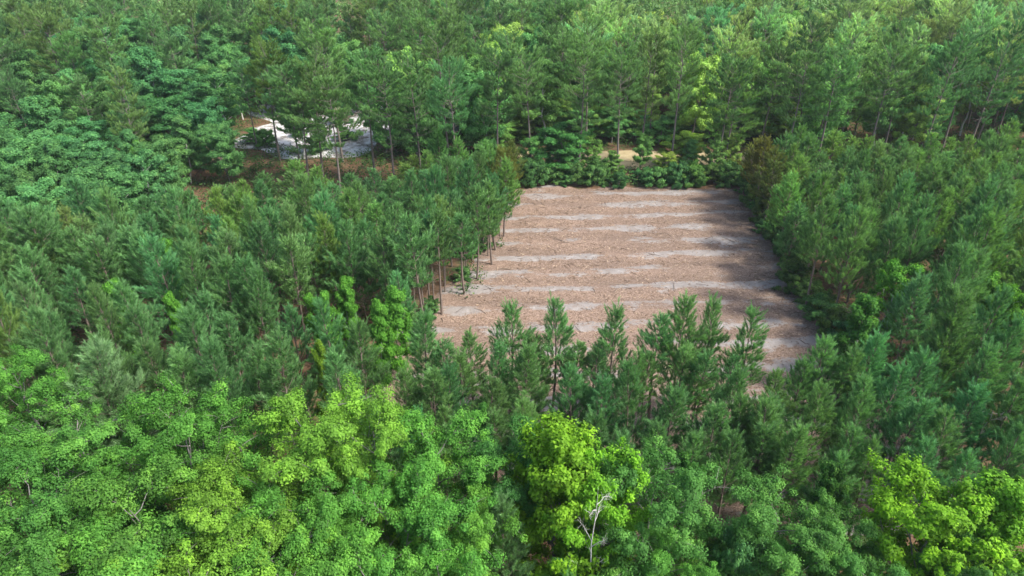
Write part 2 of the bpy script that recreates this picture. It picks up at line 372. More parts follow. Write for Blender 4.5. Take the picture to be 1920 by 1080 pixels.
# ------------------------------------------------------------------ the setting
CL_L = [(28, -10.5), (34, -9.2), (40, -8.0), (46, -7.0), (50, -6.0), (55, -3.8), (60, -1.8), (64, -0.9), (72, 0.4), (83, 1.2)]
CL_R = [(28, 27.0), (34, 27.2), (47, 27.0), (52, 26.2), (64, 26.8), (75, 27.8), (83, 28.8)]
def edge_l(y): return float(np.interp(y, [a for a, _ in CL_L], [b for _, b in CL_L]))
def edge_r(y): return float(np.interp(y, [a for a, _ in CL_R], [b for _, b in CL_R]))
def grid_mesh(name, X, Y, Z, mat):
    h, w = X.shape; g = Geo(); i = (np.arange(h-1)[:, None]*w+np.arange(w-1)[None]).ravel()
    g.add(np.stack([X, Y, Z], -1).reshape(-1, 3), F4=np.stack([i, i+1, i+w+1, i+w], -1)); return g.mesh(name, mat, True)
def wob(x, y, s=1.0): return np.sin(x*0.9*s+1.3*np.sin(y*0.7*s))*0.5+np.sin(y*1.7*s+0.6*x*s)*0.3+np.sin(x*3.1*s+y*2.3*s)*0.2
def ground():
    a = np.concatenate([-np.geomspace(900, 110, 10), np.linspace(-100, 100, 60), np.geomspace(110, 900, 10)])
    X, Y = np.meshgrid(a, a+60); struct('ground', grid_mesh('ground', X, Y, np.zeros_like(X), 'forest_floor'))
def clearing():
    ys = np.arange(28, 83.05, 0.3); us = np.linspace(0, 1, 130)
    X = np.zeros((len(ys), len(us))); Y = np.zeros_like(X)
    for i, y in enumerate(ys):
        l_, r_ = edge_l(y)-3.4+1.0*wob(np.array(3.0), np.array(y)), edge_r(y)+1.6+0.8*wob(np.array(9.0), np.array(y))
        X[i] = l_+(r_-l_)*us; Y[i] = y+(y-28)/55*(0.9*wob(us*30, np.array(2.0)))
    ph = (Y-TILT*X-ROW0)/ROWSTEP
    Z = 0.10+0.07*np.cos(ph*2*math.pi)+0.025*wob(X, Y, 1.6)+0.012*wob(X+3, Y, 5.0)
    ed = np.minimum.reduce([np.broadcast_to(us, X.shape)*20, (1-np.broadcast_to(us, X.shape))*20, (Y-Y.min(0))/1.0, (Y.max(0)-Y)/1.0]); Z = np.where(ed < 0.4, Z*ed/0.4-0.02*(ed < 0.01), Z)
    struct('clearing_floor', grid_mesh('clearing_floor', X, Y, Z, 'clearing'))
def blob(name, cx, cy, rx, ry, z, mat, seed):
    r = np.linspace(0, 1, 14); a = np.linspace(0, 2*math.pi, 73)
    R_, A_ = np.meshgrid(r, a, indexing='ij'); k = 1+0.22*np.sin(3*A_+seed)+0.12*np.sin(5*A_+2*seed)+0.06*np.sin(11*A_+seed*3)
    X = cx+rx*R_*k*np.cos(A_); Y = cy+ry*R_*k*np.sin(A_); Z = z+0.12*(1-R_**2)+0.03*wob(X, Y, 1.3)*(1-R_)
    struct(name, grid_mesh(name, X, Y, Z, mat))
ground(); clearing()
blob('sand_patch', -27, 110, 17.5, 14.5, 0.012, 'white_sand', 1.0)
blob('dirt_bank', *at(385, 282), 3.6, 7.0, 0.03, 'bare_dirt', 2.2)
blob('grass_track', *at(1225, 297), 18.0, 3.8, 0.02, 'dry_grass', 0.4)
blob('bare_verge', *at(1900, 362), 5.0, 3.5, 0.03, 'bare_dirt', 0.9)

# ------------------------------------------------------------------ tree kinds (meshes shared by the copies)
YP = [pine('young_pine_%d' % i, 10.0, cb, ml, 62, 0.24, 0.024, gap=0.44, dens=1.1) for i, (cb, ml) in enumerate([(0.32, 2.1), (0.38, 1.9), (0.28, 2.3), (0.42, 1.85), (0.34, 2.15), (0.36, 1.75)])]
EP = [pine('edge_pine_%d' % i, 10.0, cb, ml, 30, 0.27, 0.045, gap=0.46, dens=1.05) for i, (cb, ml) in enumerate([(0.52, 1.6), (0.56, 1.5), (0.46, 1.75)])]
FP = [pine('front_pine_%d' % i, 10.0, cb, ml, 62, 0.24, 0.021, gap=0.44, dens=1.15) for i, (cb, ml) in enumerate([(0.32, 1.75), (0.44, 1.35), (0.26, 2.0), (0.40, 1.55), (0.34, 1.85), (0.50, 1.2), (0.36, 1.6)])]
TP = [pine('tall_pine_%d' % i, 17.0, cb, ml, 44, 0.29, 0.042, style='tall', barkm='old_bark', gap=gp, dens=1.0) for i, (cb, ml, gp) in enumerate([(0.46, 2.9, 0.50), (0.54, 2.7, 0.45), (0.40, 3.1, 0.55), (0.50, 2.6, 0.45), (0.36, 2.8, 0.50)])]
FB = [broadleaf('broadleaf_%d' % i, 13.0, R_, b_, 0.094, pr+112, nl_, 'oval', 'grey_bark', 0.72, 6, 3, crad=(0.24, 0.48)) for i, (R_, b_, pr, nl_) in enumerate([(3.6, 0.28, 62, 24), (3.2, 0.30, 62, 24), (3.8, 0.26, 60, 26), (3.0, 0.34, 64, 22), (3.4, 0.28, 62, 24)])]
SG = [broadleaf('sweetgum_%d' % i, 12.0, R_, 0.22, 0.155, 64, 30, 'cone' if i == 0 else 'oval', 'grey_bark', 0.8, 6, 4, upright=0.75, crad=(0.2, 0.36)) for i, R_ in enumerate([2.7, 2.9])]
BB = [broadleaf('back_broadleaf_%d' % i, 12.0, R_, b_, 0.21, 52, nl_, sh, bk, 0.75, 6, 4, crad=(0.35, 0.62)) for i, (R_, b_, nl_, sh, bk) in enumerate([(2.9, 0.20, 22, 'oval', 'grey_bark'), (2.5, 0.28, 20, 'oval', 'pale_bark'), (3.2, 0.16, 24, 'oval', 'grey_bark'), (2.5, 0.18, 24, 'cone', 'pale_bark'), (2.7, 0.24, 22, 'oval', 'grey_bark')])]
SA = [broadleaf('sapling_%d' % i, 5.0, R_, 0.12, 0.15, 40, 14, 'cone', 'grey_bark', 0.7, 4, 4, upright=0.5, crad=(0.16, 0.32)) for i, R_ in enumerate([1.2, 1.45])]
SH = [broadleaf('shrub_%d' % i, 2.6, R_, 0.06, 0.14, 44, 16, 'mound', 'grey_bark', 0.8, 4, 3, crad=(0.16, 0.34), tz=0.7) for i, R_ in enumerate([1.5, 1.25, 1.7])]
def topz(me):
    a = np.empty(len(me[1].vertices)*3, np.float32); me[1].vertices.foreach_get('co', a); return float(np.percentile(a[2::3], 99.96))
TOP = {id(m[1]): topz(m) for k_ in (YP, FP, TP, FB, SG, BB, SA, SH) for m in k_}
DS = [bare_tree('dead_shrub_%d' % i, 2.8, 1.1, 'dead_wood', 14) for i in range(2)]
DT = bare_tree('dead_tree', 12.0, 1.3, 'pale_bark', 10)

C_PINE = (0.155, 0.330, 0.124); C_PINEY = (0.192, 0.355, 0.098); C_PINED = (0.132, 0.285, 0.104); C_BLUE = (0.175, 0.335, 0.138)
C_TALL = (0.170, 0.330, 0.118); C_TALL_SUN = (0.370, 0.540, 0.235)  # second colour: paler far-right pines, partly sunlight put into the foliage colour
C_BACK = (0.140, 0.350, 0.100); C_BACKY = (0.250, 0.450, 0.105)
C_FG = (0.116, 0.335, 0.054); C_FGD = (0.090, 0.270, 0.060); C_FGY = (0.175, 0.385, 0.050); C_GUM = (0.165, 0.400, 0.030); C_SAP = (0.110, 0.330, 0.045); C_SHR = (0.085, 0.220, 0.065)

def seen(x, y, h, r=2.0, m=60):
    (u0, v0), (u1, v1) = pix(x, y, 0.0), pix(x, y, h); k = FPX*r/max(5.0, y*math.cos(PITCH)+(CAM_H-h)*math.sin(PITCH))
    return max(u0, u1)+k > -m and min(u0, u1)-k < 1920+m and v1-k*0.5 < 1080+m and max(v0, v1) > -m
def rz(): return random.uniform(0, 6.283)

# ------------------------------------------------------------------ foreground broadleaf wood: crown top pixel, height, mesh, colour, spread, label
fg = [
 (130, 765, 13.0, FB[2], (0.096, 0.295, 0.056), 1.0, 'wide mid-green leafy tree, leftmost large crown along the front wood edge'),
 (350, 762, 13.0, FB[0], C_FG, 0.92, 'rounded green leafy tree right of the leftmost large crown at front wood edge'),
 (545, 765, 13.5, FB[4], C_FGY, 0.95, 'light yellow-green leafy tree directly below the large leaning pine group on left'),
 (690, 772, 13.5, FB[1], C_FGY, 0.75, 'pale yellow-tipped narrow leafy tree, highest of the front wood left of centre'),
 (800, 800, 12.5, FB[3], C_FG, 0.85, 'light green leafy tree with yellow tips just left of picture centre'),
 (958, 808, 11.5, FB[3], C_FGD, 0.78, 'dull dark-green leafy tree tucked left of the bright yellow-green sweetgum'),
 (1056, 796, 13.6, SG[0], C_GUM, 0.84, 'bright yellow-green upright sweetgum with pale dead branches, bottom centre'),
 (1140, 848, 12.2, SG[1], C_GUM, 0.66, 'smaller yellow-green sweetgum crown joined to the right of the central sweetgum'),
 (1272, 868, 12.0, FB[0], C_FGD, 0.9, 'broad mid-green leafy tree right of the central yellow-green sweetgum'),
 (1475, 930, 10.8, FB[1], C_FGD, 0.95, 'dark green leafy tree between pine belt and bottom edge, right of centre'),
 (1590, 965, 10.0, FB[3], C_FGD, 0.70, 'small dark blue-green leafy tree left of the round yellow-green tree'),
 (1395, 985, 9.5, SG[1], (0.088, 0.265, 0.088), 0.5, 'slim blue-green upright leafy tree at bottom edge right of centre'),
 (1790, 918, 11.5, SG[1], (0.170, 0.400, 0.026), 0.9, 'round bright yellow-green tree at bottom right'),
 (1915, 908, 11.5, SG[0], (0.140, 0.370, 0.030), 0.95, 'yellowish green tree cut by the right edge at the bottom right corner'),
 (5, 668, 11.5, FB[3], C_FG, 0.8, 'bright green leafy tree cut by left edge beside the pale blue-grey pine'),
 (70, 880, 13.0, FB[4], (0.096, 0.295, 0.056), 0.95, 'green leafy tree cut by left edge, second rank of the front wood'),
 (250, 905, 13.0, FB[1], (0.096, 0.295, 0.056), 1.0, 'green leafy tree in second rank of front wood, second from left'),
 (430, 900, 13.0, FB[2], C_FGY, 0.9, 'yellow-tipped leafy tree with a dead white limb, second rank of front wood'),
 (600, 915, 12.5, FB[0], C_FG, 0.85, 'light green leafy tree in second rank of front wood, fourth from left'),
 (750, 905, 12.5, FB[2], C_FG, 0.85, 'spreading light green leafy tree in second rank, left of the lone front pine'),
 (880, 940, 11.5, FB[3], C_FG, 0.72, 'light green leafy crown touching the lone pine within the front wood'),
 (1090, 1062, 8.5, FB[4], C_FGD, 0.7, 'dark green leafy tree below the central yellow-green sweetgum'),
 (1270, 1015, 9.5, FB[1], C_FG, 0.75, 'green leafy tree at bottom edge under the broad mid-green crown'),
 (1480, 1040, 9.5, FB[0], C_FGD, 0.72, 'dark green leafy tree at bottom edge, right of the slim blue-green tree'),
 (1650, 1045, 9.5, FB[4], C_FGD, 0.75, 'dark green leafy tree at bottom edge below left of round yellow-green tree'),
 (20, 1010, 13.0, FB[0], (0.096, 0.295, 0.056), 0.9, 'green leafy tree filling the bottom left corner'),
 (170, 1035, 13.0, FB[3], C_FG, 1.0, 'green leafy tree on bottom edge, second from the bottom left corner'),
 (330, 1040, 13.0, FB[1], C_FGY, 0.9, 'yellow-green leafy tree on bottom edge, third from the bottom left corner'),
 (510, 1050, 12.5, FB[4], C_FG, 0.9, 'green leafy tree on bottom edge below the dead white limb'),
 (690, 1040, 12.5, FB[1], C_FG, 0.9, 'green leafy tree on bottom edge, fifth from the bottom left corner'),
 (840, 1050, 11.5, FB[2], C_FG, 0.7, 'green leafy tree on bottom edge left of the lone front pine'),
 (1860, 1060, 9.5, FB[0], C_FGD, 0.8, 'dark green leafy tree under the two yellow-green trees, bottom right'),
]
for px, py, h, me, c, w, lab in fg:
    x, y = at(px, py, h); base = TOP[id(me[1])]
    nm = 'sweetgum_tree' if 'sweetgum' in lab else 'broadleaf_tree'
    tree(nm, me, (x, y), (w*h/base*1.0, w*h/base, h/base), rz(), vary(c, 0.05, 0.04), lab, 'tree', 'leafy trees of the front wood')
x, y = at(948, 950, 10.5); tree('young_pine', FP[2], (x, y), (0.9, 0.9, 1.05), 1.0, C_BLUE, 'lone grey-green pine among leafy trees at bottom, left of central sweetgum', 'pine tree')
x, y = at(1105, 880, 12.2); tree('dead_tree', DT, (x+0.2, y-1.6), (0.55, 0.55, 1.05), 2.0, C_FG, 'bare whitish dead tree in front of the bright central sweetgum', 'dead tree')
x, y = at(490, 1000, 11.8); tree('dead_tree', DT, (x, y), (0.9, 0.9, 0.98), 4.0, C_FG, 'white dead limbs poking from yellow-tipped crown at lower left', 'dead tree')
x, y = at(1860, 745, 8.0); tree('dead_tree', DT, (x, y), (0.8, 0.8, 0.62), 0.7, C_FG, 'thin bare dead tree among pines on the lower right', 'dead tree')

# ------------------------------------------------------------------ pines along the near side of the clearing
fp = [(790, 592, 9.5), (882, 622, 8.6), (955, 568, 10), (1040, 566, 10), (1158, 588, 9.6), (1243, 592, 9.4), (1294, 563, 10), (1344, 558, 10), (1413, 583, 9.6), (1548, 640, 9.2), (1603, 655, 9.0), (1655, 640, 9.6)]
fpl = ['dark pine with drooping left side at the near left corner of the clearing', 'short bushy pine left of the first tall spire before the clearing', 'pointed pine spire, leftmost of the tall pair before the clearing',
 'pointed pine spire, right one of the tall pair before the clearing', 'bushy pine standing alone between spire pair and middle group before clearing', 'slim pine just left of the twin spires before the clearing', 'left of the twin pine spires standing out against the clearing',
 'right of the twin pine spires standing out against the clearing', 'round-topped pine standing apart, right of the twin spires', 'pointed light green pine at the near right corner of the clearing', 'pine just right of the near right clearing corner tree', 'tall pine third to the right from near right clearing corner']
for (px, py, h), lab in zip(fp, fpl):
    x, y = at(px, py, h); i = fp.index((px, py, h))
    tree('young_pine', FP[(0, 5, 1, 6, 3, 5, 4, 1, 3, 2, 6, 4)[i]], (x, y), (random.uniform(1.0, 1.25),)*2+(h/10,), rz(), vary(C_PINE, 0.08, 0.05), lab, 'pine tree', 'pines along the near side of the clearing')
fp2 = [(845, 690, 8.8), (915, 712, 8.6), (995, 668, 9), (1080, 690, 8.8), (1195, 700, 8.6), (1262, 735, 8.6), (1385, 705, 9), (1478, 700, 8.4), (1000, 752, 8.6), (1120, 770, 8.6), (1335, 775, 8.6), (1440, 760, 9), (1545, 735, 9), (1630, 720, 9.2), (925, 775, 8.4), (1235, 800, 8.2), (1500, 800, 8.6), (1380, 830, 8.4), (1610, 800, 8.6), (1690, 690, 9.4), (1745, 660, 9.6), (1800, 605, 10), (1850, 640, 10), (1903, 600, 10), (1720, 760, 9), (1790, 770, 9), (1860, 740, 9.2), (1910, 800, 9), (1660, 830, 8.6), (1750, 850, 8.6), (1835, 860, 8.6), (1550, 850, 8.4), (640, 790, 8.8), (700, 770, 9), (735, 800, 8.4), (765, 690, 9), (805, 705, 9), (822, 760, 8.6), (870, 790, 8.2), (770, 760, 8.8), (1060, 810, 8.4), (835, 640, 8.0), (925, 655, 7.6), (1110, 660, 7.4), (1225, 655, 7.4), (1320, 650, 8.0), (1375, 660, 7.2), (1500, 680, 8.2), (1430, 800, 8), (1300, 820, 8), (1170, 810, 8), (970, 800, 8), (872, 668, 8), (1005, 640, 7.6), (1130, 712, 8), (1190, 648, 7.8), (1272, 655, 7.6), (1452, 745, 8.4), (1085, 640, 7.6), (1395, 745, 8.2)]
fp2.sort()
for i, (px, py, h) in enumerate(fp2):
    x, y = at(px, py, h)
    tree('young_pine', FP[(i*3+1) % 7], (x, y), (random.uniform(0.85, 1.2),)*2+(h/10,), rz(), vary(C_PINE, 0.1, 0.06), 'shorter pine in the belt before the clearing, %s of %d from the left' % (ordn(i+1), len(fp2)), 'pine tree', 'pines along the near side of the clearing', lean=(random.gauss(0, 0.04), random.gauss(0, 0.04)))

# ------------------------------------------------------------------ broadleaf saplings in and beside the pines
sp = [(180, 470, 6.5, 1.3, 'bright green sapling cluster left of the pine stand, larger one', C_SAP), (215, 520, 5.5, 1.2, 'bright green sapling just below the larger left sapling', C_SAP), (300, 448, 6.5, 0.9, 'lime green slender sapling top rising between left-stand pines', C_SAP),
 (598, 545, 6.0, 1.0, 'bright green sapling among left-stand pines, left one of a close pair', C_SAP), (640, 520, 6.5, 1.0, 'bright green sapling among left-stand pines, right one of a close pair', C_SAP), (318, 545, 5.0, 0.8, 'small lime sapling low between pines at middle left', C_SAP),
 (255, 262, 6.5, 0.9, 'single lime green sapling above the left stand near the dirt bank', C_SAP), (730, 535, 7.0, 1.2, 'vivid green sapling beside bare trunks left of the clearing', C_SAP), (700, 560, 5.0, 1.0, 'low vivid green sapling left of the clearing edge trunks', C_SAP),
 (1692, 492, 8.5, 1.5, 'tall vivid green leafy tree inside the right stand near clearing', (0.088, 0.292, 0.035)), (1640, 560, 6.5, 1.5, 'darker green leafy tree at left foot of the vivid right-stand tree', (0.062, 0.221, 0.035)), (1868, 508, 7.5, 1.3, 'vivid green leafy tree in right stand near the right edge', (0.106, 0.310, 0.035)), (1905, 540, 6.5, 1.3, 'vivid green leafy tree cut by right edge beside its twin', (0.106, 0.310, 0.035)),
 (600, 640, 7.0, 0.7, 'slim yellow-green sapling between pines at lower middle left', (0.177, 0.336, 0.035)), (1580, 870, 6.0, 1.0, 'dark leafy sapling in a gap of the lower right pines', (0.052, 0.177, 0.035)), (1300, 860, 6.5, 0.8, 'dark green leafy sapling above the broad mid-green front tree', (0.062, 0.212, 0.044)), (905, 760, 7.0, 0.7, 'dark green leafy sapling in the belt before the clearing', (0.062, 0.221, 0.044))]
sap = []
def pine_height(x, y): return float(np.interp(y, [30, 48, 58, 70, 82], [10.4, 10.2, 9.0, 8.0, 7.6]))
for i, (px, py, h, w, lab, c) in enumerate(sp):
    h = max(h, 8.6 if py > 400 else 7.5); x, y = at(px, py, h); sap.append((x, y)); tree('leafy_sapling', BB[3 if i % 3 else 1], (x, y), (w*0.38, w*0.38, h/TOP[id(BB[3 if i % 3 else 1][1])]), rz(), c, lab, 'sapling', 'bright leafy saplings among the pines')

# ------------------------------------------------------------------ planted pine stands left and right of the clearing
def pine_height(x, y): return float(np.interp(y, [30, 48, 58, 70, 82], [10.4, 10.2, 9.0, 8.0, 7.6]))
def stand(side):
    rows = []
    for k in range(17):
        yr = ROW0-1.2-ROWSTEP*k
        row = []
        x = 0.0
        for j in range(24):
            xx = (2.92*j+0.9)*(1 if side == 'right' else -1)
            xw = (edge_r(yr) if side == 'right' else edge_l(yr))+xx+random.gauss(0, 0.4); yw = yr+TILT*xw+random.gauss(0, 0.5)
            if yw < (30.0 if side == 'left' else 25.5): continue
            if side == 'left':
                if yw > 80 or xw < -30 and yw > 63 or xw < -36 and yw > 60 or (xw < -12 and yw > 74): continue
            if random.random() < 0.05 or any(abs(xw-a) < 1.5 and -3.2 < yw-b < 1.4 for a, b in sap): continue
            h = pine_height(xw, yw)*random.uniform(0.86, 1.14)
            if side == 'left' and xw < -9 and yw > 61: h *= 0.84
            if not seen(xw, yw, h, 1.4, 4): continue
            row.append((xw, yw, h))
        rows.append(row)
    n = 0
    for k, row in enumerate(rows):
        for j, (x, y, h) in enumerate(row):
            f = min(1.0, max(0.0, (y-62)/18))*(1 if side == 'left' else 0.6)
            r = random.random()
            c = C_PINE if r < 0.6 else C_PINED if r < 0.75 else C_BLUE if r < 0.9 else C_PINEY
            if random.random() < f*0.75: c = C_PINEY
            if j == 0 and y > 70: c = (0.177, 0.204, 0.050)
            c = vary(c, 0.10, 0.06); wd = random.uniform(0.95, 1.25)*(1.12 if y < 50 else 1.0)
            size = 'tall' if h > 10.3 else 'short' if h < 7.6 else 'mid-sized'; tint = 'yellowish' if c[0] > 0.2 else 'dark' if c[1] < 0.285 else 'green'
            lab = '%s %s young pine, %s from the clearing in %s row from far end, %s stand' % (size, tint, ordn(j+1), ordn(k+1), side)
            mm = FP if y < 45 else EP if j < 2 and side == 'left' and y < 62 else YP
            tree('young_pine', mm[random.randrange(len(mm))], (x, y), (wd*0.95, wd*0.95, h/10), rz(), c, lab, 'pine tree', 'planted pines in the %s stand' % side, lean=(random.gauss(0, 0.025), random.gauss(0, 0.025))); n += 1
    return n
def edge_trunks():
    y = 44.5; k = 0
    while y < 80:
        k += 1; x = edge_l(y)+random.uniform(-3.4, -0.9); h = pine_height(x, y)*random.uniform(0.7, 0.95)
        tree('young_pine', (EP if y < 62 else YP)[random.randrange(3)], (x, y), (0.72, 0.72, h/10), rz(), vary(C_PINE, 0.1, 0.08), 'slim pine on left clearing edge, %s from the near corner' % ordn(k), 'pine tree', 'slim edge pines left of the clearing', lean=(random.gauss(0, 0.03), random.gauss(0, 0.03)))
        y += random.uniform(1.0, 1.7)
edge_trunks()
n_l = stand('left'); n_r = stand('right')
x, y = at(180, 660, 11.0); tree('young_pine', FP[2], (x, y), (1.45, 1.45, 1.1), 0.3, (0.215, 0.375, 0.175), 'wide pale blue-grey pine at left behind the front leafy trees', 'pine tree')
x, y = at(55, 395, 11.0); tree('young_pine', YP[2], (x, y), (1.5, 1.5, 1.1), 0.3, C_PINED, 'big dark conical pine near the left edge above the brown brush', 'pine tree')

# ------------------------------------------------------------------ shrubs along the far and right edges of the clearing
k = 0
far_sh = []
for i in range(17): far_sh.append((1.5+i*1.75+random.gauss(0, 0.3), 83.8+random.gauss(0, 0.4), random.choice([0.65, 0.75, 0.85, 0.95, 1.05]), 'front'))
for i in range(14): far_sh.append((1.0+i*2.15+random.gauss(0, 0.3), 85.6+random.gauss(0, 0.4), random.choice([0.5, 0.7, 0.9]), 'back'))
cnt = {'front': 0, 'back': 0}
for x, y, s, w in sorted(far_sh):
    if abs(x-15.2) < 0.8 and w == 'front': continue
    cnt[w] += 1; c = vary(C_SHR if random.random() < 0.75 else (0.133, 0.275, 0.052), 0.15, 0.1)
    tree('shrub', SH[random.randrange(3)], (x, y), (s, s, s*random.uniform(0.9, 1.3)), rz(), c, '%s shrub at far end of the clearing, %s from left in %s line' % ('yellowish' if c[0] > 0.09 else 'dark green', ordn(cnt[w]), w), 'shrub', 'shrubs at the far end of the clearing', crown='foliage')
for i in range(22):
    y = 41+i*2.0+random.gauss(0, 0.3); x = edge_r(y)+0.9+random.gauss(0, 0.35)
    s = random.uniform(0.55, 1.0); c = vary(C_SHR, 0.15, 0.1)
    tree('shrub', SH[i % 3], (x, y), (s, s, s*random.uniform(0.9, 1.5)), rz(), c, 'green shrub at foot of right-stand pines, %s along clearing edge from near end' % ordn(i+1), 'shrub', 'shrubs along the right side of the clearing', crown='foliage')
for i, (px, py, s, c, lab) in enumerate([(807, 590, 0.6, C_SHR, 'small green shrub among trunks, near end of left clearing edge'), (867, 525, 0.55, C_SHR, 'small green shrub among trunks, middle of left clearing edge'), (902, 470, 0.6, C_SHR, 'small green shrub among trunks, far half of left clearing edge'), (927, 420, 0.6, C_SHR, 'small green shrub among trunks, far end of left clearing edge'), (500, 275, 1.0, C_BACK, 'green bush at front of the white sand, left part'), (595, 285, 0.9, C_BACK, 'green bush at front of the white sand, right part'), (560, 255, 0.7, C_BACK, 'small green bush in the middle of white sand'), (762, 610, 0.8, C_SHR, 'low green shrub under leaning trunks at near left clearing corner'), (640, 505, 0.9, C_SHR, 'green shrub in the gap of the left stand'), (880, 480, 0.6, (0.106, 0.265, 0.052), 'small light shrub among trunks on left side of clearing'), (640, 230, 1.3, (0.071, 0.212, 0.079), 'leafy green bush standing on the white sand patch'), (360, 300, 0.8, C_SHR, 'green bush on the dirt bank at upper left'), (410, 262, 0.9, C_SHR, 'dark bush between the dirt bank and white sand')]):
    x, y = at(px, py); tree('shrub', SH[i % 3], (x, y), (s, s, s), rz(), c, lab, 'shrub', crown='foliage')

for i, (px, py, s, lab) in enumerate([(705, 545, 1.3, 'bare brown brush in the gap left of edge trunks, upper clump'), (745, 590, 1.2, 'bare brown brush at foot of the near left corner trunks'), (690, 600, 1.1, 'bare brown brush in the gap left of edge trunks, lower clump'), (800, 560, 0.9, 'thin bare brush among left edge trunks of clearing'), (60, 590, 1.5, 'brown dead brush by the left edge below big dark pine'), (120, 610, 1.4, 'brown dead brush right of the left-edge brush'), (480, 560, 1.2, 'brown dead brush in a gap of the left stand'), (1600, 640, 1.2, 'grey bare brush at foot of right-stand trunks'), (650, 262, 1.5, 'grey brush heap on the white sand, right part'), (700, 250, 1.6, 'grey brush heap at right end of white sand'), (560, 235, 1.3, 'grey brush heap at back of the white sand')]):
    x, y = at(px, py); tree('dead_shrub', DS[i % 2], (x, y), (s*1.2, s*1.2, s), rz(), C_SHR, lab, 'dead shrub', 'bare dead brush')

# ------------------------------------------------------------------ forest behind
def in_open(x, y):
    if ((x+27)/14.5)**2+((y-106)/10.0)**2 < 1: return True
    gx, gy = at(1225, 298)
    if ((x-gx)/19.0)**2+((y-gy)/4.6)**2 < 1: return True
    gx, gy = at(385, 282)
    return ((x-gx)/4.5)**2+((y-gy)/8)**2 < 1
land = [(1288, 62, 17.8, TP[0], C_TALL, 'tall grey-trunked pine towering over the far end of the clearing'), (1100, 118, 15.5, TP[2], C_TALL, 'forked tall pine left of the towering pine at clearing end'), (1000, 105, 15.5, TP[1], C_TALL, 'tall pine behind the far left corner of the clearing'), (850, 130, 15.5, TP[1], C_TALL, 'tall straight pine above left stand with bare light trunk'),
 (1180, 110, 15.5, TP[3], C_TALL, 'tall pine between forked pine and towering pine at clearing end'), (1220, 80, 16.0, TP[4], C_TALL, 'tall bushy pine just left of the towering pine'), (1385, 130, 14.5, TP[3], C_TALL, 'tall pine right of the towering pine beside the dry grass track'), (1435, 175, 13.5, TP[4], C_PINEY, 'yellowish pine at the far right corner of clearing'),
 (490, 100, 14.5, TP[2], (0.124, 0.221, 0.052), 'yellow-green flat-topped pine left of the white sand'), (535, 130, 14.5, TP[0], C_TALL, 'tall dark-trunked pine standing before the white sand, left one'), (575, 120, 15.0, TP[1], C_TALL, 'tall leaning pine before the white sand, second from left'), (610, 150, 14.5, TP[0], C_TALL, 'tall pine before the white sand, third from left'),
 (680, 110, 15.5, TP[3], C_TALL, 'tall pine before the white sand, fourth from left'), (720, 140, 14.5, TP[2], C_TALL, 'tall pine at right end of the white sand'), (775, 115, 15.5, TP[4], C_TALL, 'tall pine right of the white sand patch'), (555, 185, 11.5, TP[2], C_TALL, 'shorter bushy pine before the left half of the white sand'), (930, 120, 15.5, TP[0], C_TALL, 'tall pine behind yellowish corner of left stand'),
 (1540, 120, 15.5, TP[0], C_TALL, 'tall pine behind right stand with leaning grey trunk, nearest clearing'), (1690, 100, 16.0, TP[1], C_TALL, 'tall pine behind right stand with long bare leaning trunk'), (1800, 90, 16.5, TP[2], C_TALL, 'tall dark pine behind right stand near the right edge'), (1890, 60, 17.5, TP[4], C_PINED, 'very dark tall pine at the right edge behind right stand'), (1610, 130, 15.0, TP[3], C_TALL, 'tall pine between two leaning-trunk pines behind right stand')]
placed = []
for px, py, h, me, c, lab in land:
    x, y = at(px, py, h); y = max(86.5, min(y, 94.0)) if x > -5 else y
    if y > 100: y = 92+random.random()*2; x = (px-960)/FPX*(y*math.cos(PITCH)+(CAM_H-h)*math.sin(PITCH))
    placed.append((x, y)); tree('tall_pine', me, (x, y), (1.0, 1.0, h/17), rz(), vary(c, 0.08, 0.05), lab, 'pine tree', 'tall pines behind the clearing', lean=(0, random.gauss(0, 0.03)))
bt = [(1045, 238, 6.6, BB[2], (0.079, 0.275, 0.071), 0.95, 'light green leafy tree at the far left corner of the clearing'), (800, 12, 13, BB[0], (0.079, 0.310, 0.052), 1.0, 'vivid round leafy tree among pines at top, left of centre'), (1145, 30, 12, BB[1], C_BACKY, 0.9, 'pale yellow-green leafy tree at top, above the clearing'),
 (1255, 35, 13, BB[4], (0.195, 0.327, 0.052), 0.9, 'yellowish leafy crown at top just behind the towering pine'), (325, 50, 13.5, BB[3], (0.098, 0.275, 0.106), 1.1, 'pale green leafy tree with white stems at upper left'), (395, 130, 11, BB[1], (0.079, 0.248, 0.079), 1.0, 'leafy tree with two white stems, upper left'), (310, 180, 9, BB[2], (0.071, 0.248, 0.079), 0.95, 'rounded green leafy tree with a pale forked trunk left of dirt bank'), (1280, 250, 4.5, BB[4], (0.195, 0.354, 0.052), 0.8, 'small yellow-lit leafy tree beyond the dry grass track')]
for px, py, h, me, c, w, lab in bt:
    x, y = at(px, py, h); 
    if y > 140: y = 125; x = (px-960)/FPX*(y*math.cos(PITCH)+(CAM_H-h)*math.sin(PITCH))
    placed.append((x, y)); tree('broadleaf_tree', me, (x, y), (w, w, h/12), rz(), c, lab, 'tree', 'leafy trees behind the clearing')
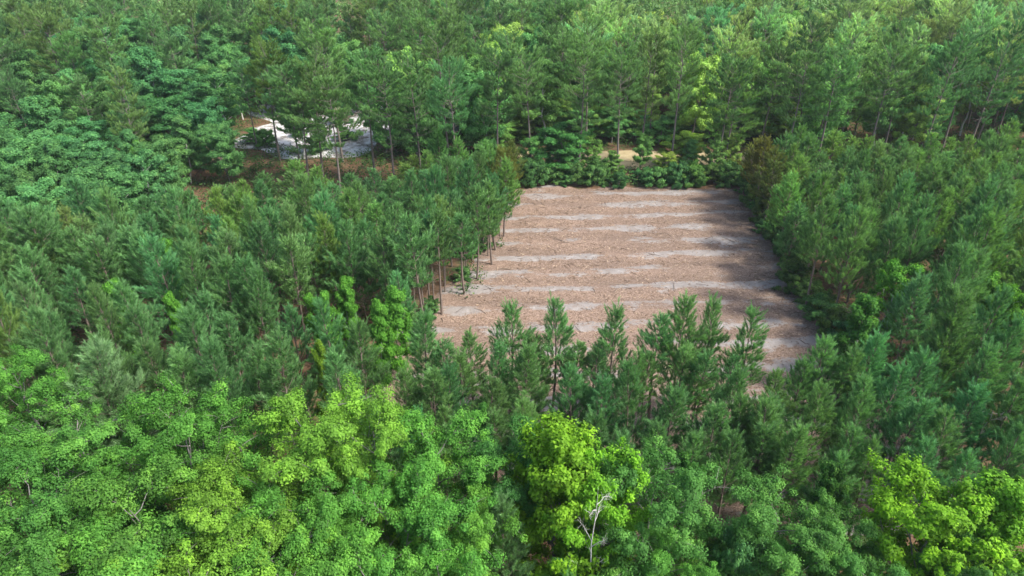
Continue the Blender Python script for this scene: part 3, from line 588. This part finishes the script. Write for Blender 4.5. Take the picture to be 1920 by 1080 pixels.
# lines of mixed wood, from the stands to beyond the top of the picture
line = 0
for yl in [84.5, 89, 93.5, 98, 102.5, 107, 112, 117, 122.5, 128, 134, 140, 147]:
    line += 1; xs = []
    half = 0.78*(yl*math.cos(PITCH)+16)+4
    x = -half+random.uniform(0, 3)
    while x < half:
        y = yl+random.gauss(0, 1.1); xx = x; x += random.uniform(4.2, 5.8)
        if in_open(xx, y): continue
        if -2 < xx < 30 and y < 93: continue
        if xx > 26 and yl < 88: continue
        if -36 < xx < -1 and yl < 92 : continue
        if any((xx-a)**2+(y-b)**2 < 3.2**2 for a, b in placed): continue
        placed.append((xx, y)); xs.append((xx, y))
    j = 0
    for xx, y in xs:
        right = xx > 10 and y > 98  # far-right corner: more pale and yellow foliage colours, imitating a patch of sun
        pp = 0.30 if xx < -35 else 0.52 if (right or xx > 40) else 0.55
        ispine = random.random() < pp
        h = random.uniform(13.5, 17.0) if ispine else random.uniform(9.0, 14.0)
        if xx < -35 and y < 100: h *= 0.82
        if not seen(xx, y, h): continue
        j += 1
        if ispine:
            c = C_TALL_SUN if right and random.random() < 0.88 else C_TALL if random.random() < 0.9 else C_PINEY
            c = vary(c, 0.12, 0.08); nm, cat, me, base = 'tall_pine', 'pine tree', TP[random.randrange(5)], 17.0; w = random.uniform(0.8, 1.05)*h/15
            desc = 'pale tall pine' if c[1] > 0.41 else 'dark tall pine' if c[1] < 0.3 else 'green tall pine'
        else:
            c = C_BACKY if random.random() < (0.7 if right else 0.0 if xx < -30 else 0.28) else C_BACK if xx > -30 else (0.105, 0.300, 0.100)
            c = vary(c, 0.14, 0.08); nm, cat, me, base = 'broadleaf_tree', 'tree', BB[random.randrange(5)], 12.0; w = random.uniform(0.85, 1.15)*h/12
            desc = 'yellow-green leafy tree' if c[1] > 0.42 else 'green leafy tree'
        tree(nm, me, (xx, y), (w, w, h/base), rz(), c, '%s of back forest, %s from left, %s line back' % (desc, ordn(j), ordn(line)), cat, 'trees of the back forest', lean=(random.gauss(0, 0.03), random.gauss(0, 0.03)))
for k, (x, y, h) in enumerate([(2.5, 86.5, 5.5), (5.2, 88.0, 4.6), (7.4, 86.8, 3.8), (10.2, 88.2, 5.0), (13.4, 86.6, 3.6), (17.0, 88.0, 5.2), (20.0, 86.5, 3.4), (23.2, 87.6, 4.8), (26.0, 86.2, 5.4), (28.6, 87.4, 5.8)]):
    c = vary(C_BACK if k % 3 else C_BACKY, 0.12, 0.08)
    tree('leafy_sapling', BB[(0, 3, 4)[k % 3]], (x, y), (0.42, 0.42, h/12), rz(), c, 'leafy young tree rising from the shrubs at clearing end, %s from left' % ordn(k+1), 'sapling', 'young trees among the far-end shrubs')
# leafy understorey beyond the dry grass track and round the sand
k = 0
us = [(-4+2.6*i+random.gauss(0, 0.5), 101+random.gauss(0, 1.2)) for i in range(20)]+[(-3+3.4*i, 106+random.gauss(0, 1.0)) for i in range(15)]
for x, y in sorted(us):
    h = random.uniform(3.5, 7.0); k += 1; c = vary(C_BACKY if random.random() < 0.4 else C_BACK, 0.12, 0.08)
    tree('leafy_sapling', SA[k % 2] if h < 5 else BB[random.choice([0, 2, 3])], (x, y), (1.7, 1.7, h/5) if h < 5 else (0.75, 0.75, h/12), rz(), c, 'leafy understorey tree beyond the dry grass track, %s from the left' % ordn(k), 'sapling', 'understorey beyond the grass track')
k = 0
for px, py, h in [(480, 268, 2.2), (650, 262, 2.0), (765, 285, 4.5), (790, 250, 5.5), (620, 205, 5.5), (500, 190, 5.5), (560, 172, 6.0), (700, 190, 6.0), (430, 225, 5.0), (820, 290, 5.0), (880, 285, 5.0), (930, 290, 5.0)]:
    x, y = at(px, py); k += 1
    tree('leafy_sapling', BB[random.choice([0, 2, 3])], (x, y), (0.55, 0.55, h/12), rz(), vary(C_BACK, 0.1, 0.08), ['small leafy tree on left part of white sand', 'small leafy tree on white sand, right of centre', 'low leafy tree at right front corner of white sand', 'low leafy tree just right of the white sand', 'low leafy tree behind the middle of white sand', 'low leafy tree behind the left part of white sand', 'low leafy tree farthest behind the white sand', 'low leafy tree behind the right part of white sand', 'low leafy tree at left end of white sand', 'low leafy tree behind left stand, first right of the sand', 'low leafy tree behind left stand, second right of the sand', 'low leafy tree behind left stand, nearest the clearing'][k-1], 'sapling', 'low trees round the white sand')
# leafy wood on the left, beside the pine stand
ln_ = 0
for yl in [62, 66.2, 70.4, 74.6, 78.8]:
    ln_ += 1; half = 0.78*(yl*math.cos(PITCH)+16)+2; x = -40+random.uniform(-1, 1); j = 0
    while x > -half:
        y = yl+random.gauss(0, 0.8); h = random.uniform(7.5, 10.0); w = random.uniform(0.85, 1.1)*0.8
        if seen(x, y, h):
            j += 1; c = vary((0.100, 0.285, 0.098), 0.12, 0.05)
            tree('broadleaf_tree', BB[random.randrange(5)], (x, y), (w, w, h/12), rz(), c, '%s leafy tree of left wood, %s from pine stand, %s line from near' % ('bright green' if c[1] > 0.29 else 'green', ordn(j), ordn(ln_)), 'tree', 'leafy wood left of the pine stand')
        x -= random.uniform(4.0, 5.2)

# ------------------------------------------------------------------ undergrowth, chips, sticks
def undergrowth():
    g = Geo(); n0 = 6000
    X = rng.uniform(-95, 95, n0*3); Y = rng.uniform(26, 150, n0*3)
    keep = np.array([not (edge_l(y)-0.6 < x < edge_r(y)+0.6 and y < 83) and not in_open(x, y) and abs(x) < 0.78*(y*0.866+16)+3 and (wob(np.array(x), np.array(y), 0.35) > (-0.25 if y < 82 else -0.9)) for x, y in zip(X, Y)])
    X, Y = X[keep], Y[keep]; per = 22; idx = np.repeat(np.arange(len(X)), per); n = len(idx)
    r = rng.uniform(0.4, 1.0, len(X)); hh = rng.uniform(0.3, 1.3, len(X))*np.where(Y > 83, 1.7, 1.25)
    a = rng.uniform(0, 6.28, n); rr = np.sqrt(rng.uniform(0, 1, n))*r[idx]
    P = np.stack([X[idx]+rr*np.cos(a), Y[idx]+rr*np.sin(a), 0.05+hh[idx]*rng.uniform(0.1, 1, n)*(1-0.6*(rr/r[idx])**2)], -1)
    Nn = unit(np.array([0, 0, 1.])+rng.normal(size=(n, 3))*0.6); A = unit(np.cross(Nn, rng.normal(size=(n, 3)))); L = rng.uniform(0.16, 0.34, n)
    leaves(g, P, A, Nn, L, L*0.65, np.clip(rng.normal(0.45, 0.2, n), 0, 1))
    stuff('undergrowth', g.mesh('undergrowth', 'leaf'), 'low green undergrowth covering the forest floor between the trees', 'undergrowth', (0.06, 0.15, 0.045))
undergrowth()
def far_wood():
    g = Geo(); src = []
    for m in BB[:3]+TP[:2]:
        a = np.empty(len(m[1].vertices)*3, np.float32); m[1].vertices.foreach_get('co', a); k_ = 3
        a = a.reshape(-1, k_, 3); a = a[rng.permutation(len(a))[:1500]]; c = a.mean(1, keepdims=True); src.append((c+(a-c)*1.9, 12.0 if m in BB else 17.0))
    for yl in (153, 160, 168, 177, 187, 198):
        x = -0.8*(yl*0.866+16)
        while x < 0.8*(yl*0.866+16):
            V, b = src[rng.integers(5)]; h = rng.uniform(12.5, 17.5)/b; an = rng.uniform(0, 6.28); ca, sa = math.cos(an), math.sin(an)
            Q = V*h; Q = np.stack([Q[..., 0]*ca-Q[..., 1]*sa+x, Q[..., 0]*sa+Q[..., 1]*ca+yl+rng.normal(), Q[..., 2]], -1); k_ = V.shape[1]
            F = np.arange(len(V)*k_).reshape(-1, k_); t = np.repeat(np.clip(rng.normal(0.45, 0.18, len(V)), 0, 1), k_)
            g.add(Q.reshape(-1, 3), F3=F if k_ == 3 else None, F4=F if k_ == 4 else None, tone=t); x += rng.uniform(4.5, 6.5)
    stuff('distant_wood', g.mesh('distant_wood', 'leaf'), 'far mixed wood closing the view behind the back forest', 'forest', C_TALL)
far_wood()
def flat_bits(name, n, lo, hi, sampler, label):
    g = Geo(); X, Y, Z = sampler(n); n = len(X); a = rng.uniform(0, math.pi, n); L = rng.uniform(lo, hi, n); Wd = L*rng.uniform(0.12, 0.3, n)
    tl = rng.normal(size=n)*0.12; d = np.stack([np.cos(a), np.sin(a), tl], -1); s = np.stack([-np.sin(a), np.cos(a), rng.normal(size=n)*0.3], -1)
    c = np.stack([X, Y, Z], -1); dl = d*(L/2)[:, None]; sw = s*(Wd/2)[:, None]
    hgt = np.array([0, 0, 1.])*(Wd*0.5)[:, None]
    V = np.stack([c-dl-sw, c+dl*0.9-sw*0.7, c+dl+sw, c-dl*0.85+sw*0.8, c+hgt], 1).reshape(-1, 3)
    b = np.arange(n)[:, None]*5; F = np.concatenate([b+np.array([[0, 1, 4]]), b+np.array([[1, 2, 4]]), b+np.array([[2, 3, 4]]), b+np.array([[3, 0, 4]])])
    t = np.clip(rng.normal(0.5, 0.25, n), 0, 1); g.add(V, F3=F, tone=np.repeat(t, 5)); stuff(name, g.mesh(name, 'chip'), label, 'wood chips')
def zc(X, Y): return 0.10+0.07*np.cos((Y-TILT*X-ROW0)/ROWSTEP*2*math.pi)+0.025*wob(X, Y, 1.6)+0.012*wob(X+3, Y, 5.0)
def samp(n):
    Y = rng.uniform(29, 82, n); U = rng.uniform(0.02, 0.98, n)
    l_ = np.array([edge_l(y) for y in Y]); r_ = np.array([edge_r(y) for y in Y]); X = l_+(r_-l_)*U
    band = 0.5+0.5*np.cos((Y-TILT*X-ROW0)/ROWSTEP*2*math.pi)
    k = rng.uniform(0, 1, n) > band*0.8; X, Y = X[k], Y[k]
    return X, Y, zc(X, Y)+0.015
flat_bits('wood_chips', 42000, 0.08, 0.32, samp, 'scattered tan wood chips and bark over the cleared ground')

def twigs():
    g = Geo()
    for q in range(520):
        y = rng.uniform(40, 82); x = edge_l(y)+(edge_r(y)-edge_l(y))*rng.uniform(0.0, 1.0); L = rng.uniform(0.35, 1.5); a = rng.normal()*0.7 if rng.uniform() < 0.6 else rng.uniform(0, math.pi)
        if rng.uniform() < 0.35: x = (edge_l(y)+rng.uniform(-1.5, 1.0)) if rng.uniform() < 0.5 else (edge_r(y)+rng.uniform(-1.8, 1.0))
        z = float(zc(np.array(x), np.array(y))); d = np.array([math.cos(a), math.sin(a), 0])*L/2; o = np.array([x, y, z+0.03])
        n0 = g.n; tube(g, curve(o-d, o+d, (*(rng.normal(size=2)*0.05*L), 0.03), 3), np.array([0.022, 0.018, 0.009])*rng.uniform(0.6, 1.3), 3); g.t[-1] = np.full(len(g.t[-1]), rng.choice([0.02, 0.1, 0.25, 0.8, 0.95]))
    stuff('twig_litter', g.mesh('twig_litter', 'chip'), 'thin broken twigs littering the cleared ground', 'twigs')
twigs()
def stick(px, py, L, r, ang, mat, lab, name='fallen_branch', cat='branch'):
    x, y = at(px, py); g = Geo(); d = np.array([math.cos(ang), math.sin(ang), 0])
    p = curve(-d*L/2, d*L/2, (*(rng.normal(size=2)*0.05*L), 0.03), 6, 0.02*L); p[:, 2] = np.abs(p[:, 2])+r*0.8
    tube(g, p, np.linspace(r, r*0.5, 6), 5)
    for q in range(3):
        o = p[1+q]; a = ang+rng.choice([-1, 1])*rng.uniform(0.5, 0.9); l2 = L*rng.uniform(0.15, 0.3)
        tube(g, curve(o, o+np.array([math.cos(a)*l2, math.sin(a)*l2, rng.uniform(0, 0.1)]), (0, 0, 0.02), 3), [r*0.5, r*0.35, r*0.2], 4)
    o = bpy.data.objects.new(name, g.mesh(name, mat, True)); inside = edge_l(y) < x < edge_r(y) and y < 83
    o.location = (x, y, float(zc(np.array(x), np.array(y))) if inside else 0.05); COL.objects.link(o); tag(o, lab, cat, 'fallen branches on open ground')
for a in [(1050, 452, 2.4, 0.05, 2.4, 'pine_bark', 'dark crooked branch lying in the left middle of the clearing'), (1085, 390, 1.8, 0.035, 0.5, 'dead_wood', 'pale stick near far left of the clearing'), (1260, 445, 1.6, 0.03, 2.0, 'dead_wood', 'tan stick in the middle of the far clearing half'), (1262, 500, 2.2, 0.035, 0.6, 'dead_wood', 'long pale stick lying aslant right of clearing middle'),
 (1160, 535, 3.4, 0.03, 0.05, 'dead_wood', 'long thin pole lying level across the clearing middle'), (1160, 545, 1.4, 0.035, 0.9, 'dead_wood', 'short tan stick just below the long thin pole'), (880, 597, 2.4, 0.03, 0.9, 'dead_wood', 'pale thin branch at left clearing edge near the corner trunks'), (950, 505, 1.8, 0.03, 0.05, 'dead_wood', 'thin pale stick beside left edge trunks of clearing'),
 (1365, 452, 1.6, 0.04, 2.3, 'pine_bark', 'dark stick toward the right side of far clearing'), (1420, 565, 1.8, 0.035, 0.1, 'pine_bark', 'dark stick on pale sand near the right edge of clearing'), (1395, 586, 1.6, 0.04, 2.6, 'dead_wood', 'tan stick right of the round-topped pine before clearing'), (1190, 425, 1.6, 0.03, 0.2, 'dead_wood', 'short stick on the far middle sand strip'), (1330, 520, 1.5, 0.03, 0.4, 'dead_wood', 'small tan stick on right half of clearing'), (985, 640, 1.8, 0.035, 0.7, 'pine_bark', 'dark branch behind the pine spire pair')]:
    stick(*a)
stick(680, 232, 7.0, 0.16, -0.15, 'pale_bark', 'long pale fallen log beyond the white sand patch', 'fallen_log', 'log')
stick(672, 238, 3.0, 0.09, 0.4, 'dead_wood', 'short broken log lying below the long pale log', 'fallen_log', 'log')



# ------------------------------------------------------------------ haze
def haze():
    m, n, l = newmat('haze'); v = N(n, 'ShaderNodeVolumePrincipled'); v.inputs['Color'].default_value = (0.86, 0.93, 1.0, 1); v.inputs['Density'].default_value = 0.0002; v.inputs['Anisotropy'].default_value = 0.2
    o = N(n, 'ShaderNodeOutputMaterial'); l.new(v.outputs[0], o.inputs['Volume']); M['haze'] = m
    g = Geo(); x0, x1, y0, y1, z0, z1 = -920, 920, -860, 980, -1.0, CAM_H+2.0
    V = np.array([(x, y, z) for z in (z0, z1) for y in (y0, y1) for x in (x0, x1)], float)
    g.add(V, F4=[(0, 2, 3, 1), (4, 5, 7, 6), (0, 1, 5, 4), (2, 6, 7, 3), (0, 4, 6, 2), (1, 3, 7, 5)])
    stuff('haze', g.mesh('haze', 'haze'), 'thin pale summer haze over the whole forest', 'haze')
haze()
